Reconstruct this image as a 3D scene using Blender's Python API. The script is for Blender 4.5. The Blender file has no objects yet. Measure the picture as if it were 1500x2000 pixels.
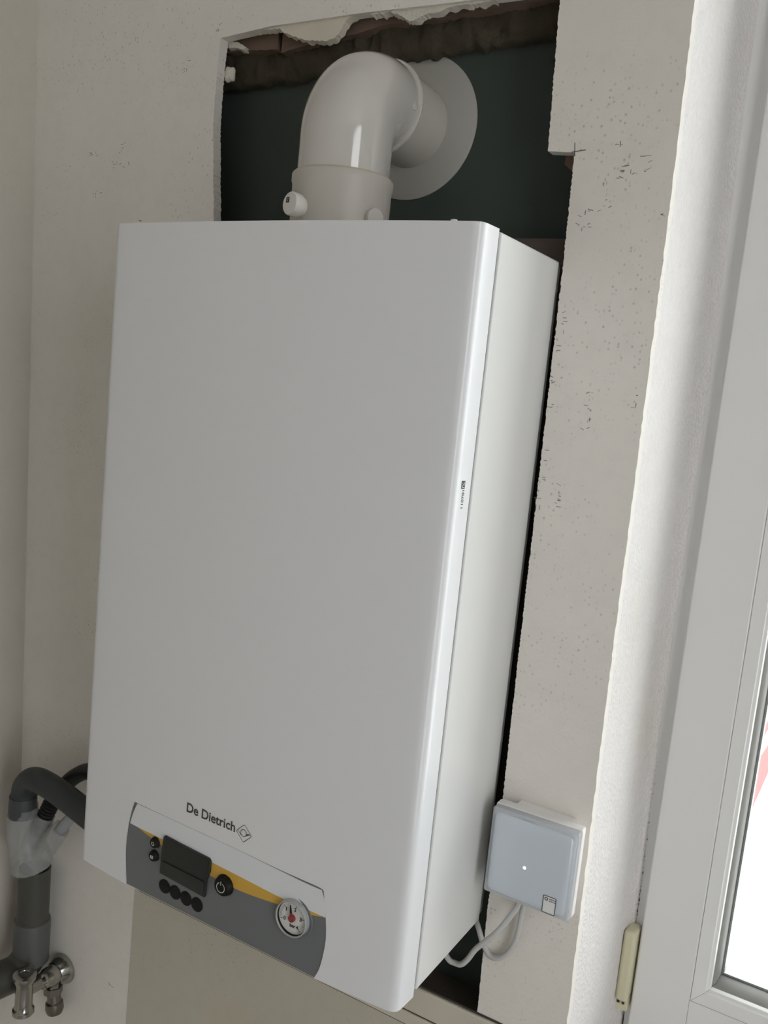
import bpy, bmesh, math, random
from mathutils import Vector, Matrix
from mathutils.geometry import delaunay_2d_cdt

random.seed(7)
S = bpy.context.scene
COL = S.collection
PI = math.pi

# ------------------------------------------------------------------ camera
cam_d = bpy.data.cameras.new('camera')
cam = bpy.data.objects.new('camera', cam_d)
COL.objects.link(cam)
RX = Vector((0.8577497541, 0.5046131172, 0.0981374610))
RY = -Vector((0.1532680696, -0.0688113723, -0.9857859270))
RZ = -Vector((-0.4906875362, 0.8605989757, -0.1363640161))
M = Matrix((RX, RY, RZ)).transposed().to_4x4()
M.translation = Vector((0.50334204, -0.6418429, 1.63464586))
cam.matrix_world = M
cam_d.sensor_fit = 'AUTO'
cam_d.sensor_width = 36.0
cam_d.lens = 1743.64 * 36.0 / 2000.0
cam_d.clip_start = 0.02
S.camera = cam

# ------------------------------------------------------------------ world, lights, exposure
w = bpy.data.worlds.new('overcast_sky')
S.world = w
w.use_nodes = True
bg = w.node_tree.nodes['Background']
bg.inputs['Color'].default_value = (1.0, 0.978, 0.988, 1)
bg.inputs['Strength'].default_value = 4.75
S.view_settings.view_transform = 'Standard'
S.view_settings.look = 'None'
S.view_settings.exposure = 0.0
S.view_settings.gamma = 1.0
S.view_settings.use_curve_mapping = False
S.cycles.max_bounces = 10
S.cycles.diffuse_bounces = 6
S.cycles.transparent_max_bounces = 16
S.cycles.caustics_reflective = False
S.cycles.caustics_refractive = False
S.cycles.use_denoising = True
S.cycles.sample_clamp_indirect = 6.0


def portal(name, loc, size, direction):
    d = bpy.data.lights.new(name, 'AREA')
    d.shape = 'RECTANGLE'
    d.size, d.size_y = size
    d.cycles.is_portal = True
    o = bpy.data.objects.new(name, d)
    COL.objects.link(o)
    o.location = loc
    o.rotation_euler = Vector(direction).to_track_quat('-Z', 'Y').to_euler()
    return o


portal('daylight_back_window', (1.0, 0.485, 1.63), (1.36, 1.56), (0, -1, 0))
portal('daylight_added_window', (1.89, -1.05, 1.38), (0.86, 2.32), (-1, 0, 0))  # portal of the added, unseen side window

# ------------------------------------------------------------------ materials


def mat(name, color, rough=0.5, metal=0.0, coat=0.0, spec=0.5, bump=0.0, bscale=200.0, var=0.0, vscale=8.0,
        emit=None, estr=0.0, alpha_mix=None, sss=0.0):
    m = bpy.data.materials.new(name)
    m.use_nodes = True
    nt = m.node_tree
    b = nt.nodes['Principled BSDF']
    b.inputs['Base Color'].default_value = (*color, 1)
    b.inputs['Roughness'].default_value = rough
    b.inputs['Metallic'].default_value = metal
    b.inputs['Coat Weight'].default_value = coat
    b.inputs['Coat Roughness'].default_value = 0.05
    b.inputs['Specular IOR Level'].default_value = spec
    tc = nt.nodes.new('ShaderNodeTexCoord')
    if var > 0:
        n = nt.nodes.new('ShaderNodeTexNoise')
        n.inputs['Scale'].default_value = vscale
        n.inputs['Detail'].default_value = 5
        mx = nt.nodes.new('ShaderNodeMix')
        mx.data_type = 'RGBA'
        mx.inputs[6].default_value = (*[c * (1 - var) for c in color], 1)
        mx.inputs[7].default_value = (*[min(1, c * (1 + var)) for c in color], 1)
        nt.links.new(tc.outputs['Object'], n.inputs['Vector'])
        nt.links.new(n.outputs['Fac'], mx.inputs[0])
        nt.links.new(mx.outputs[2], b.inputs['Base Color'])
    if bump > 0:
        n2 = nt.nodes.new('ShaderNodeTexNoise')
        n2.inputs['Scale'].default_value = bscale
        n2.inputs['Detail'].default_value = 4
        bp = nt.nodes.new('ShaderNodeBump')
        bp.inputs['Strength'].default_value = bump
        bp.inputs['Distance'].default_value = 0.002
        nt.links.new(tc.outputs['Object'], n2.inputs['Vector'])
        nt.links.new(n2.outputs['Fac'], bp.inputs['Height'])
        nt.links.new(bp.outputs['Normal'], b.inputs['Normal'])
    if emit:
        b.inputs['Emission Color'].default_value = (*emit, 1)
        b.inputs['Emission Strength'].default_value = estr
    if alpha_mix is not None:
        tr = nt.nodes.new('ShaderNodeBsdfTransparent')
        ms = nt.nodes.new('ShaderNodeMixShader')
        out = nt.nodes['Material Output']
        ms.inputs[0].default_value = alpha_mix
        nt.links.new(tr.outputs[0], ms.inputs[1])
        nt.links.new(b.outputs[0], ms.inputs[2])
        nt.links.new(ms.outputs[0], out.inputs['Surface'])
    return m


def wallpaper(name, color, dots=0.25, specks=0.5, yellow=0.0, weave=330, relief=0.55):
    """painted woven wallpaper: fine dotted weave relief, mottling, dark specks of wear"""
    m = bpy.data.materials.new(name)
    m.use_nodes = True
    nt = m.node_tree
    N, Lk = nt.nodes, nt.links
    b = N['Principled BSDF']
    b.inputs['Roughness'].default_value = 0.62
    b.inputs['Specular IOR Level'].default_value = 0.3
    tc = N.new('ShaderNodeTexCoord')

    def noise(scale, detail=4, vec=None, rough=0.55):
        n = N.new('ShaderNodeTexNoise')
        n.inputs['Scale'].default_value = scale
        n.inputs['Detail'].default_value = detail
        n.inputs['Roughness'].default_value = rough
        Lk.new(vec if vec else tc.outputs['Object'], n.inputs['Vector'])
        return n.outputs['Fac']

    def ramp(src, a, b_):
        r = N.new('ShaderNodeMapRange')
        r.inputs['From Min'].default_value = a
        r.inputs['From Max'].default_value = b_
        Lk.new(src, r.inputs['Value'])
        return r.outputs['Result']

    def math_(op, a, b_):
        n = N.new('ShaderNodeMath')
        n.operation = op
        for i, v in enumerate((a, b_)):
            if isinstance(v, (int, float)):
                n.inputs[i].default_value = v
            else:
                Lk.new(v, n.inputs[i])
        return n.outputs[0]

    def mix(fac, c1, c2):
        n = N.new('ShaderNodeMix')
        n.data_type = 'RGBA'
        if isinstance(fac, (int, float)):
            n.inputs[0].default_value = fac
        else:
            Lk.new(fac, n.inputs[0])
        for i, v in ((6, c1), (7, c2)):
            if isinstance(v, tuple):
                n.inputs[i].default_value = (*v, 1)
            else:
                Lk.new(v, n.inputs[i])
        return n.outputs[2]

    # stretched coordinates: worn specks line up with the vertical weave
    mp = N.new('ShaderNodeMapping')
    mp.inputs['Scale'].default_value = (1.0, 1.0, 0.9)
    Lk.new(tc.outputs['Object'], mp.inputs['Vector'])
    cloud = noise(3.0, 3)
    fine = noise(60, 4)
    col = mix(ramp(cloud, 0.35, 0.65), tuple(c * 0.94 for c in color), color)
    col = mix(math_('MULTIPLY', ramp(fine, 0.45, 0.75), 0.12), col, tuple(c * 0.7 for c in color))
    vor = N.new('ShaderNodeTexVoronoi')
    vor.inputs['Scale'].default_value = 240
    Lk.new(mp.outputs['Vector'], vor.inputs['Vector'])
    dot = ramp(vor.outputs['Distance'], 0.34, 0.16)
    mask = ramp(noise(9, 3), 0.47, 0.66)
    sp = math_('MULTIPLY', math_('MULTIPLY', dot, mask), specks * 0.8)
    # only some of the cells are worn
    sel = N.new('ShaderNodeSeparateColor')
    Lk.new(vor.outputs['Color'], sel.inputs[0])
    sp = math_('MULTIPLY', sp, ramp(sel.outputs[0], 0.45, 0.9))
    col = mix(sp, col, (0.16, 0.145, 0.12))
    stain = math_('MULTIPLY', ramp(noise(5.0, 2), 0.6, 0.8), yellow)
    col = mix(stain, col, (0.50, 0.40, 0.22))
    Lk.new(col, b.inputs['Base Color'])
    # relief
    wv = N.new('ShaderNodeTexVoronoi')
    wv.inputs['Scale'].default_value = weave
    Lk.new(tc.outputs['Object'], wv.inputs['Vector'])
    hsum = math_('ADD', math_('MULTIPLY', wv.outputs['Distance'], dots), math_('MULTIPLY', fine, 0.25))
    bp = N.new('ShaderNodeBump')
    bp.inputs['Strength'].default_value = relief
    bp.inputs['Distance'].default_value = 0.0012
    Lk.new(hsum, bp.inputs['Height'])
    Lk.new(bp.outputs['Normal'], b.inputs['Normal'])
    return m


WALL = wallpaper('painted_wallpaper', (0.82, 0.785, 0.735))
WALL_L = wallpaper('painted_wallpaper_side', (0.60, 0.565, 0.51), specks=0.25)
WALL_P = wallpaper('aged_wall_paint', (0.57, 0.535, 0.455), dots=0.1, specks=0.6, yellow=0.25)
REVEAL = wallpaper('painted_reveal_weave', (0.77, 0.745, 0.735), dots=1.5, specks=0.05, yellow=0.12, weave=230, relief=0.9)
ROOMW = mat('room_paint', (0.63, 0.62, 0.605), 0.7)
FLOOR = mat('pale_floor', (0.40, 0.385, 0.365), 0.5, var=0.1)
GYPSUM = mat('broken_gypsum', (0.66, 0.62, 0.55), 0.9, bump=0.8, bscale=260, var=0.12, vscale=60)
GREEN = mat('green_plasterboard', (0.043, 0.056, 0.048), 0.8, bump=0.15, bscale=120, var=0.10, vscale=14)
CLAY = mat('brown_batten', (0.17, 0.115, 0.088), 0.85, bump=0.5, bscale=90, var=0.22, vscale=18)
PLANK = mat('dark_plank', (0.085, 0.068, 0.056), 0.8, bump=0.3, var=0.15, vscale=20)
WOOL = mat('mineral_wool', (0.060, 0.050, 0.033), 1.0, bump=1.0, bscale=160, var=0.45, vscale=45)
ENAMEL = mat('white_enamel', (0.765, 0.775, 0.80), 0.28, coat=0.22, bump=0.012, bscale=14)
CASING = mat('white_casing_steel', (0.75, 0.755, 0.75), 0.32, coat=0.1)
GASKET = mat('dark_gasket', (0.03, 0.03, 0.032), 0.7)
PANELGREY = mat('panel_grey', (0.150, 0.160, 0.168), 0.38)
BANDWHITE = mat('band_white', (0.74, 0.76, 0.79), 0.3)
YELLOW = mat('band_yellow', (0.62, 0.375, 0.055), 0.4)
SCREEN = mat('screen_dark', (0.020, 0.023, 0.021), 0.3, spec=0.3)
SCREENFRAME = mat('screen_frame', (0.030, 0.033, 0.032), 0.45, spec=0.3)
BLACK = mat('button_black', (0.010, 0.010, 0.009), 0.6, spec=0.2)
INK = mat('print_grey', (0.06, 0.06, 0.058), 0.6)
INKB = mat('print_black', (0.015, 0.015, 0.015), 0.6)
ICON = mat('icon_white', (0.72, 0.72, 0.70), 0.5)
BEZEL = mat('bezel_clear_grey', (0.40, 0.41, 0.41), 0.2, coat=0.6)
DIAL = mat('dial_white', (0.68, 0.68, 0.66), 0.5)
RED = mat('needle_red', (0.26, 0.035, 0.035), 0.4)
PIPEW = mat('flue_white', (0.59, 0.565, 0.535), 0.12, coat=1.0, var=0.03, vscale=12)
PIPEM = mat('flue_white_dull', (0.55, 0.52, 0.475), 0.42, var=0.07, vscale=16)
ROSETTE = mat('rosette_shaded', (0.40, 0.385, 0.355), 0.55, var=0.08, vscale=16)  # white rosette, with the shade of the opening put into its colour
HOSE = mat('grey_hose', (0.034, 0.040, 0.043), 0.55)
HOSEC = mat('grey_hose_cuff', (0.050, 0.056, 0.058), 0.45)
RUBBER = mat('black_hose', (0.012, 0.013, 0.013), 0.5)
PVC = mat('grey_pvc', (0.062, 0.062, 0.052), 0.42)
PVC2 = mat('grey_pvc_socket', (0.10, 0.104, 0.10), 0.42)
CLEAR = mat('translucent_plastic', (0.46, 0.47, 0.47), 0.25, alpha_mix=0.34)
CLEAR2 = mat('milky_tube', (0.42, 0.44, 0.47), 0.3, alpha_mix=0.6)
CHROME = mat('chrome', (0.40, 0.39, 0.36), 0.14, metal=1.0)  # base colour darkened to stand in for a dark room's reflection
CHROMED = mat('dull_chrome', (0.22, 0.205, 0.175), 0.28, metal=1.0, var=0.25, vscale=60)
UPVC = mat('white_upvc', (0.80, 0.80, 0.79), 0.3, var=0.02, vscale=5)
CREAM = mat('cream_hinge_plastic', (0.66, 0.62, 0.44), 0.4)
RAILM = mat('rail_paint', (0.62, 0.58, 0.49), 0.55, bump=0.2, bscale=60, var=0.1, vscale=20)
DIRT = mat('dirty_joint', (0.06, 0.052, 0.04), 0.9)
BOXW = mat('white_box_plastic', (0.82, 0.80, 0.79), 0.35)
BOXC = mat('frosted_cover', (0.60, 0.66, 0.73), 0.22, coat=0.5)
BOXR = mat('frosted_cover_rim', (0.66, 0.68, 0.71), 0.3, alpha_mix=0.55)
LED = mat('led_light', (1, 1, 1), 0.4, emit=(0.80, 0.82, 1.0), estr=1.6)
STICK = mat('sticker_white', (0.78, 0.79, 0.78), 0.5)
CABLE = mat('grey_cable', (0.56, 0.56, 0.55), 0.45)
SPACER = mat('gasket_grey', (0.27, 0.265, 0.25), 0.5)
GROUND = mat('pale_ground', (0.78, 0.78, 0.77), 0.9)
REDGROUND = mat('red_ground_paint', (0.62, 0.13, 0.13), 0.9)
PENCIL = mat('pencil', (0.10, 0.095, 0.09), 0.8)


def glass_material():
    m = bpy.data.materials.new('window_glass')
    m.use_nodes = True
    nt = m.node_tree
    nt.nodes.remove(nt.nodes['Principled BSDF'])
    tr = nt.nodes.new('ShaderNodeBsdfTransparent')
    tr.inputs[0].default_value = (0.96, 0.975, 0.97, 1)
    gl = nt.nodes.new('ShaderNodeBsdfGlossy')
    gl.inputs['Roughness'].default_value = 0.02
    lw = nt.nodes.new('ShaderNodeLayerWeight')
    lw.inputs['Blend'].default_value = 0.5
    pw = nt.nodes.new('ShaderNodeMath')
    pw.operation = 'POWER'
    pw.inputs[1].default_value = 5.0
    ad = nt.nodes.new('ShaderNodeMath')
    ad.operation = 'MULTIPLY_ADD'
    ad.inputs[1].default_value = 0.9
    ad.inputs[2].default_value = 0.04
    nt.links.new(lw.outputs['Facing'], pw.inputs[0])
    nt.links.new(pw.outputs[0], ad.inputs[0])
    ms = nt.nodes.new('ShaderNodeMixShader')
    nt.links.new(ad.outputs[0], ms.inputs[0])
    nt.links.new(tr.outputs[0], ms.inputs[1])
    nt.links.new(gl.outputs[0], ms.inputs[2])
    nt.links.new(ms.outputs[0], nt.nodes['Material Output'].inputs['Surface'])
    return m


GLASS = glass_material()

# ------------------------------------------------------------------ helpers


def link_mesh(name, bm, m, parent=None, smooth=True, angle=35, bevel=0.0, segs=2, recalc=True):
    if recalc:
        bmesh.ops.recalc_face_normals(bm, faces=bm.faces)
    me = bpy.data.meshes.new(name)
    bm.to_mesh(me)
    bm.free()
    me.materials.append(m)
    o = bpy.data.objects.new(name, me)
    COL.objects.link(o)
    if smooth:
        for p in me.polygons:
            p.use_smooth = True
        me.set_sharp_from_angle(angle=math.radians(angle))
    if bevel > 0:
        md = o.modifiers.new('bevel', 'BEVEL')
        md.width = bevel
        md.segments = segs
        md.limit_method = 'ANGLE'
        md.angle_limit = math.radians(40)
        md.harden_normals = False
    if parent:
        adopt(o, parent)
    return o


def adopt(o, parent):
    o.parent = parent
    pm = parent.matrix_basis
    # all meshes are built in world coordinates; thing roots only carry a translation
    off = Vector((0, 0, 0))
    q = parent
    while q:
        off += q.location
        q = q.parent
    o.location = o.location - off


def thing(name, label, cat, loc, group=None):
    o = bpy.data.objects.new(name, None)
    o.empty_display_size = 0.05
    COL.objects.link(o)
    o.location = loc
    o['label'] = label
    o['category'] = cat
    if group:
        o['group'] = group
    return o


def structure(o, label=None):
    o['kind'] = 'structure'
    if label:
        o['label'] = label
    return o


def bm_box(bm, x0, x1, y0, y1, z0, z1):
    vs = [bm.verts.new((x, y, z)) for x in (x0, x1) for y in (y0, y1) for z in (z0, z1)]
    for f in ((0, 1, 3, 2), (4, 6, 7, 5), (0, 4, 5, 1), (2, 3, 7, 6), (0, 2, 6, 4), (1, 5, 7, 3)):
        bm.faces.new([vs[i] for i in f])
    return vs


def box(name, x0, x1, y0, y1, z0, z1, m, parent=None, bevel=0.0, segs=2):
    bm = bmesh.new()
    bm_box(bm, x0, x1, y0, y1, z0, z1)
    return link_mesh(name, bm, m, parent, smooth=bevel > 0, bevel=bevel, segs=segs)


def inside(pt, poly):
    x, z = pt
    c = False
    j = len(poly) - 1
    for i in range(len(poly)):
        xi, zi = poly[i]
        xj, zj = poly[j]
        if (zi > z) != (zj > z) and x < (xj - xi) * (z - zi) / (zj - zi) + xi:
            c = not c
        j = i
    return c


def densify(poly, step, jag=0.0, closed=True, jagf=None):
    out = []
    n = len(poly)
    for i in range(n if closed else n - 1):
        a = Vector(poly[i])
        b = Vector(poly[(i + 1) % n])
        k = max(1, int((b - a).length / step))
        nrm = Vector((-(b - a).y, (b - a).x)).normalized() if (b - a).length > 0 else Vector((0, 0))
        for t in range(k):
            p = a.lerp(b, t / k)
            jj = jag if jagf is None else jagf(i)
            if jj and t:
                p = p + nrm * random.uniform(-jj, jj)
            out.append((p.x, p.y))
    return out


def plate_bm(outer, holes, grid, fmap, th, bm=None, outset=None):
    """plate cut from 2-D loops (s, z), triangulated on a grid, mapped by fmap(s, z, depth) and given thickness"""
    loops = [outer] + list(holes)
    verts, edges = [], []
    for lp in loops:
        b0 = len(verts)
        verts += [Vector(p) for p in lp]
        edges += [(b0 + i, b0 + (i + 1) % len(lp)) for i in range(len(lp))]
    xs = [p[0] for p in outer]
    zs = [p[1] for p in outer]
    if grid:
        gx, gz = grid
        nx = int((max(xs) - min(xs)) / gx)
        nz = int((max(zs) - min(zs)) / gz)
        for i in range(1, nx + 1):
            for k in range(1, nz + 1):
                p = (min(xs) + gx * i, min(zs) + gz * k)
                if inside(p, outer) and not any(inside(p, h) for h in holes):
                    verts.append(Vector(p))
    v2, e2, f2, *_ = delaunay_2d_cdt(verts, edges, [], 0, 1e-7)
    tris = []
    for f in f2:
        c = sum((v2[i] for i in f), Vector((0, 0))) / len(f)
        if inside(c, outer) and not any(inside(c, h) for h in holes):
            tris.append(f)
    bm = bm or bmesh.new()
    fr = [bm.verts.new(fmap(v.x, v.y, 0.0)) for v in v2]
    bk = [bm.verts.new(fmap(v.x, v.y, th)) for v in v2]
    cnt = {}
    for f in tris:
        bm.faces.new([fr[i] for i in f])
        bm.faces.new([bk[i] for i in reversed(f)])
        for i in range(len(f)):
            a, b = f[i], f[(i + 1) % len(f)]
            cnt[(a, b)] = cnt.get((a, b), 0) + 1
    for (a, b) in list(cnt):
        if (b, a) not in cnt:
            try:
                bm.faces.new([fr[b], fr[a], bk[a], bk[b]])
            except ValueError:
                pass
    loose = [v for v in bm.verts if not v.link_faces]
    bmesh.ops.delete(bm, geom=loose, context='VERTS')
    return bm


def catmull(pts, n=8):
    pts = [Vector(p) for p in pts]
    P = [pts[0] * 2 - pts[1]] + pts + [pts[-1] * 2 - pts[-2]]
    out = []
    for i in range(1, len(P) - 2):
        p0, p1, p2, p3 = P[i - 1:i + 3]
        for k in range(n):
            t = k / n
            out.append(0.5 * ((2 * p1) + (p2 - p0) * t + (2 * p0 - 5 * p1 + 4 * p2 - p3) * t * t + (3 * p1 - p0 - 3 * p2 + p3) * t ** 3))
    out.append(pts[-1])
    return out


def tube_bm(path, radii, seg=20, cap=True, bm=None, flat=1.0, up=None):
    """tube along path; radii a number or one per point"""
    bm = bm or bmesh.new()
    path = [Vector(p) for p in path]
    n = len(path)
    if isinstance(radii, (int, float)):
        radii = [radii] * n
    rings = []
    tg = []
    for i in range(n):
        a = path[max(0, i - 1)]
        b = path[min(n - 1, i + 1)]
        t = (b - a)
        tg.append(t.normalized() if t.length > 1e-9 else Vector((0, 0, 1)))
    ref = Vector((0, 1, 0)) if abs(tg[0].y) < 0.9 else Vector((1, 0, 0))
    if up:
        ref = Vector(up)
    u = (ref - tg[0] * ref.dot(tg[0])).normalized()
    for i in range(n):
        u = (u - tg[i] * u.dot(tg[i])).normalized()
        v = tg[i].cross(u)
        rings.append([bm.verts.new(path[i] + (u * math.cos(2 * PI * k / seg) * flat + v * math.sin(2 * PI * k / seg)) * radii[i]) for k in range(seg)])
    for i in range(n - 1):
        for k in range(seg):
            bm.faces.new([rings[i][k], rings[i][(k + 1) % seg], rings[i + 1][(k + 1) % seg], rings[i + 1][k]])
    if cap:
        bm.faces.new(list(reversed(rings[0])))
        bm.faces.new(rings[-1])
    return bm


def lathe_bm(profile, origin, axis, seg=48, bm=None, closed=False):
    """revolve profile [(r, h)] about axis through origin"""
    bm = bm or bmesh.new()
    ax = Vector(axis).normalized()
    ref = Vector((0, 0, 1)) if abs(ax.z) < 0.9 else Vector((1, 0, 0))
    u = (ref - ax * ref.dot(ax)).normalized()
    v = ax.cross(u)
    o = Vector(origin)
    rings = []
    for r, h in profile:
        if r < 1e-7:
            rings.append([bm.verts.new(o + ax * h)])
        else:
            rings.append([bm.verts.new(o + ax * h + (u * math.cos(2 * PI * k / seg) + v * math.sin(2 * PI * k / seg)) * r) for k in range(seg)])
    pairs = list(zip(rings[:-1], rings[1:]))
    if closed:
        pairs.append((rings[-1], rings[0]))
    for a, b in pairs:
        for k in range(seg):
            k2 = (k + 1) % seg
            if len(a) == 1 and len(b) == 1:
                continue
            if len(a) == 1:
                bm.faces.new([a[0], b[k2], b[k]])
            elif len(b) == 1:
                bm.faces.new([a[k], a[k2], b[0]])
            else:
                bm.faces.new([a[k], a[k2], b[k2], b[k]])
    return bm


def lathe(name, profile, origin, axis, m, parent=None, seg=48, closed=False, angle=35):
    return link_mesh(name, lathe_bm(profile, origin, axis, seg, closed=closed), m, parent, angle=angle)


def tube(name, path, r, m, parent=None, seg=20, cap=True, flat=1.0, up=None):
    return link_mesh(name, tube_bm(path, r, seg, cap, flat=flat, up=up), m, parent, angle=50)


def text_bm(body, size, bold=0.0, depth=0.0):
    """letters as flat faces in x/y, baseline at y=0, left at x=0"""
    cu = bpy.data.curves.new('lettering', 'FONT')
    cu.body = body
    cu.size = size
    cu.offset = bold
    cu.resolution_u = 5
    o = bpy.data.objects.new('lettering', cu)
    COL.objects.link(o)
    bpy.context.view_layer.update()
    dg = bpy.context.evaluated_depsgraph_get()
    me = bpy.data.meshes.new_from_object(o.evaluated_get(dg))
    bm = bmesh.new()
    bm.from_mesh(me)
    bpy.data.meshes.remove(me)
    bpy.data.objects.remove(o)
    bpy.data.curves.remove(cu)
    return bm


def fit_text(body, x0, x1, h, bold=0.0):
    bm = text_bm(body, 1.0, bold)
    xs = [v.co.x for v in bm.verts]
    ys = [v.co.y for v in bm.verts]
    sx = (x1 - x0) / (max(xs) - min(xs))
    sy = h / max(ys)
    for v in bm.verts:
        v.co.x = x0 + (v.co.x - min(xs)) * sx
        v.co.y = v.co.y * sy
    return bm


def ring_flat(bm, cx, cz, r0, r1, a0=0.0, a1=2 * PI, seg=32):
    full = abs(a1 - a0) > 2 * PI - 1e-6
    n = seg
    P = []
    for k in range(n + (0 if full else 1)):
        a = a0 + (a1 - a0) * k / n
        P.append((bm.verts.new((cx + r0 * math.cos(a), cz + r0 * math.sin(a), 0)), bm.verts.new((cx + r1 * math.cos(a), cz + r1 * math.sin(a), 0))))
    for k in range(n):
        a, b = P[k], P[(k + 1) % len(P)]
        bm.faces.new([a[0], a[1], b[1], b[0]])


def line_flat(bm, pts, wd, closed=False):
    n = len(pts)
    for i in range(n if closed else n - 1):
        a, b = Vector(pts[i]), Vector(pts[(i + 1) % n])
        d = (b - a).normalized()
        q = Vector((-d.y, d.x)) * wd / 2
        e = d * wd * 0.3
        bm.faces.new([bm.verts.new((*p, 0)) for p in (a - e - q, b + e - q, b + e + q, a - e + q)])


def poly_flat(bm, pts):
    bm.faces.new([bm.verts.new((p[0], p[1], 0)) for p in pts])


def remap(bm, f):
    for v in bm.verts:
        v.co = f(v.co.x, v.co.y)
    return bm


# ------------------------------------------------------------------ room shell
YW = 0.17          # face of the lining wall
YB = 0.222         # green board at the back of the opening
XW = 0.297         # corner where the wall turns into the window reveal
X_R, Y_F, ZC = 1.80, -2.65, 2.62


def xl(z):         # the left corner of the room is slightly out of plumb
    return -0.4985 - 0.0325 * (z - 0.65)


hole = [(-0.2315, 2.0070), (-0.2340, 1.9750), (-0.2345, 1.9150), (-0.2290, 1.8600), (-0.2235, 1.8080), (-0.2180, 1.70),
        (-0.2150, 1.40), (-0.2150, 0.9880), (0.2112, 0.9880),
        (0.2080, 1.1200), (0.2100, 1.2356), (0.2085, 1.3262), (0.2066, 1.5319), (0.2044, 1.7664), (0.2023, 1.8640), (0.1763, 1.8665),
        (0.1735, 1.9300), (0.1706, 1.9990), (0.1700, 2.0085), (0.0937, 2.0090), (-0.0424, 2.0122), (-0.1600, 2.0120)]
jags = {0: .0008, 1: .0010, 2: .0010, 3: .001, 4: .001, 8: .0005, 9: .0008, 10: .0009, 11: .0009, 12: .0010, 13: .0010, 15: .0009, 16: .0012}
hole = densify(hole, 0.0018, jagf=lambda i: jags.get(i, 0.0002) * (0.55 if i >= 8 else 0.7))
edge_r = [(XW - 0.001 + 0.0, 2.62)]
outer = [(xl(0), 0.0), (XW + 0.007, 0.0), (0.3060, 0.80), (0.3038, 1.036), (0.2990, 1.3513), (0.2975, 1.546), (0.2950, 1.80), (0.2920, 1.9842), (0.2910, 2.1), (0.290, ZC), (xl(ZC), ZC)]
outer = densify(outer, 0.006, jagf=lambda i: .0004 if 1 <= i <= 7 else 0.0)
wall_back = link_mesh('wall_back', plate_bm(outer, [hole], (0.05, 0.05), lambda s, z, d: (s, YW + d, z), 0.0128), WALL, smooth=False)
structure(wall_back, 'grimy off white wall with a rough opening cut behind the boiler')

# loose plaster along the top of the opening
torn = [
    [(-0.198, 2.0112), (-0.1525, 2.0105), (-0.147, 2.0059), (-0.1327, 2.0002), (-0.1151, 1.9948), (-0.0901, 1.9913), (-0.0786, 1.9937),
     (-0.0744, 1.9963), (-0.0689, 2.0049), (-0.0645, 2.0095), (-0.0552, 2.0124), (-0.0472, 2.0145), (-0.0778, 2.019), (-0.1513, 2.019)],
    [(-0.0102, 2.0132), (-0.011, 2.0099), (-0.0024, 2.0075), (0.0052, 2.0037), (0.0104, 1.9997), (0.019, 2.0012), (0.0274, 2.0041), (0.036, 2.0046),
     (0.0456, 2.0049), (0.0554, 2.0076), (0.0665, 2.0081), (0.0883, 2.0075), (0.1043, 2.0083), (0.0986, 2.0167), (0.0205, 2.0175)],
    [(-0.0384, 2.014), (-0.0333, 2.0100), (-0.026, 2.0120), (-0.0209, 2.0095), (-0.0137, 2.0112), (-0.0128, 2.0175), (-0.0337, 2.0175)],
    [(-0.2330, 2.0090), (-0.2172, 2.0059), (-0.2061, 1.9994), (-0.2104, 1.9976), (-0.2196, 2.0007), (-0.2330, 2.0016)],
]
for i, pl in enumerate(torn):
    pl = densify(pl, 0.002, jag=0.0007)
    y0 = 0.1732 if i < 3 else 0.1842
    zt = max(p[1] for p in pl)

    def fm(s, z, d, y0=y0, zt=zt):
        # broken face leans back towards its lower edge
        k = 0.55 + 0.45 * math.sin(s * 400) * math.sin(z * 500)
        lean = 0.0 if d == 0 else 0.002 * k
        return (s, y0 + d + lean + (zt - z) * 0.08, z - (0.0022 * k if d > 0 else 0))
    link_mesh('plaster_flap', plate_bm(pl, [], (0.004, 0.004), fm, 0.0075), GYPSUM if i else mat('cream_plaster', (0.68, 0.64, 0.545), 0.85, bump=0.4, bscale=140, var=0.06, vscale=30), wall_back, angle=25)
bm = bmesh.new()
bmesh.ops.create_icosphere(bm, subdivisions=3, radius=1)
for v in bm.verts:
    n = 1 + 0.18 * math.sin(v.co.x * 5 + 1) * math.cos(v.co.z * 4)
    v.co = Vector((-0.2278 + v.co.x * 0.0068 * n, 0.1855 + v.co.y * 0.006 * n, 1.9725 + v.co.z * 0.0085 * n))
link_mesh('plaster_lump', bm, GYPSUM, wall_back)

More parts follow.
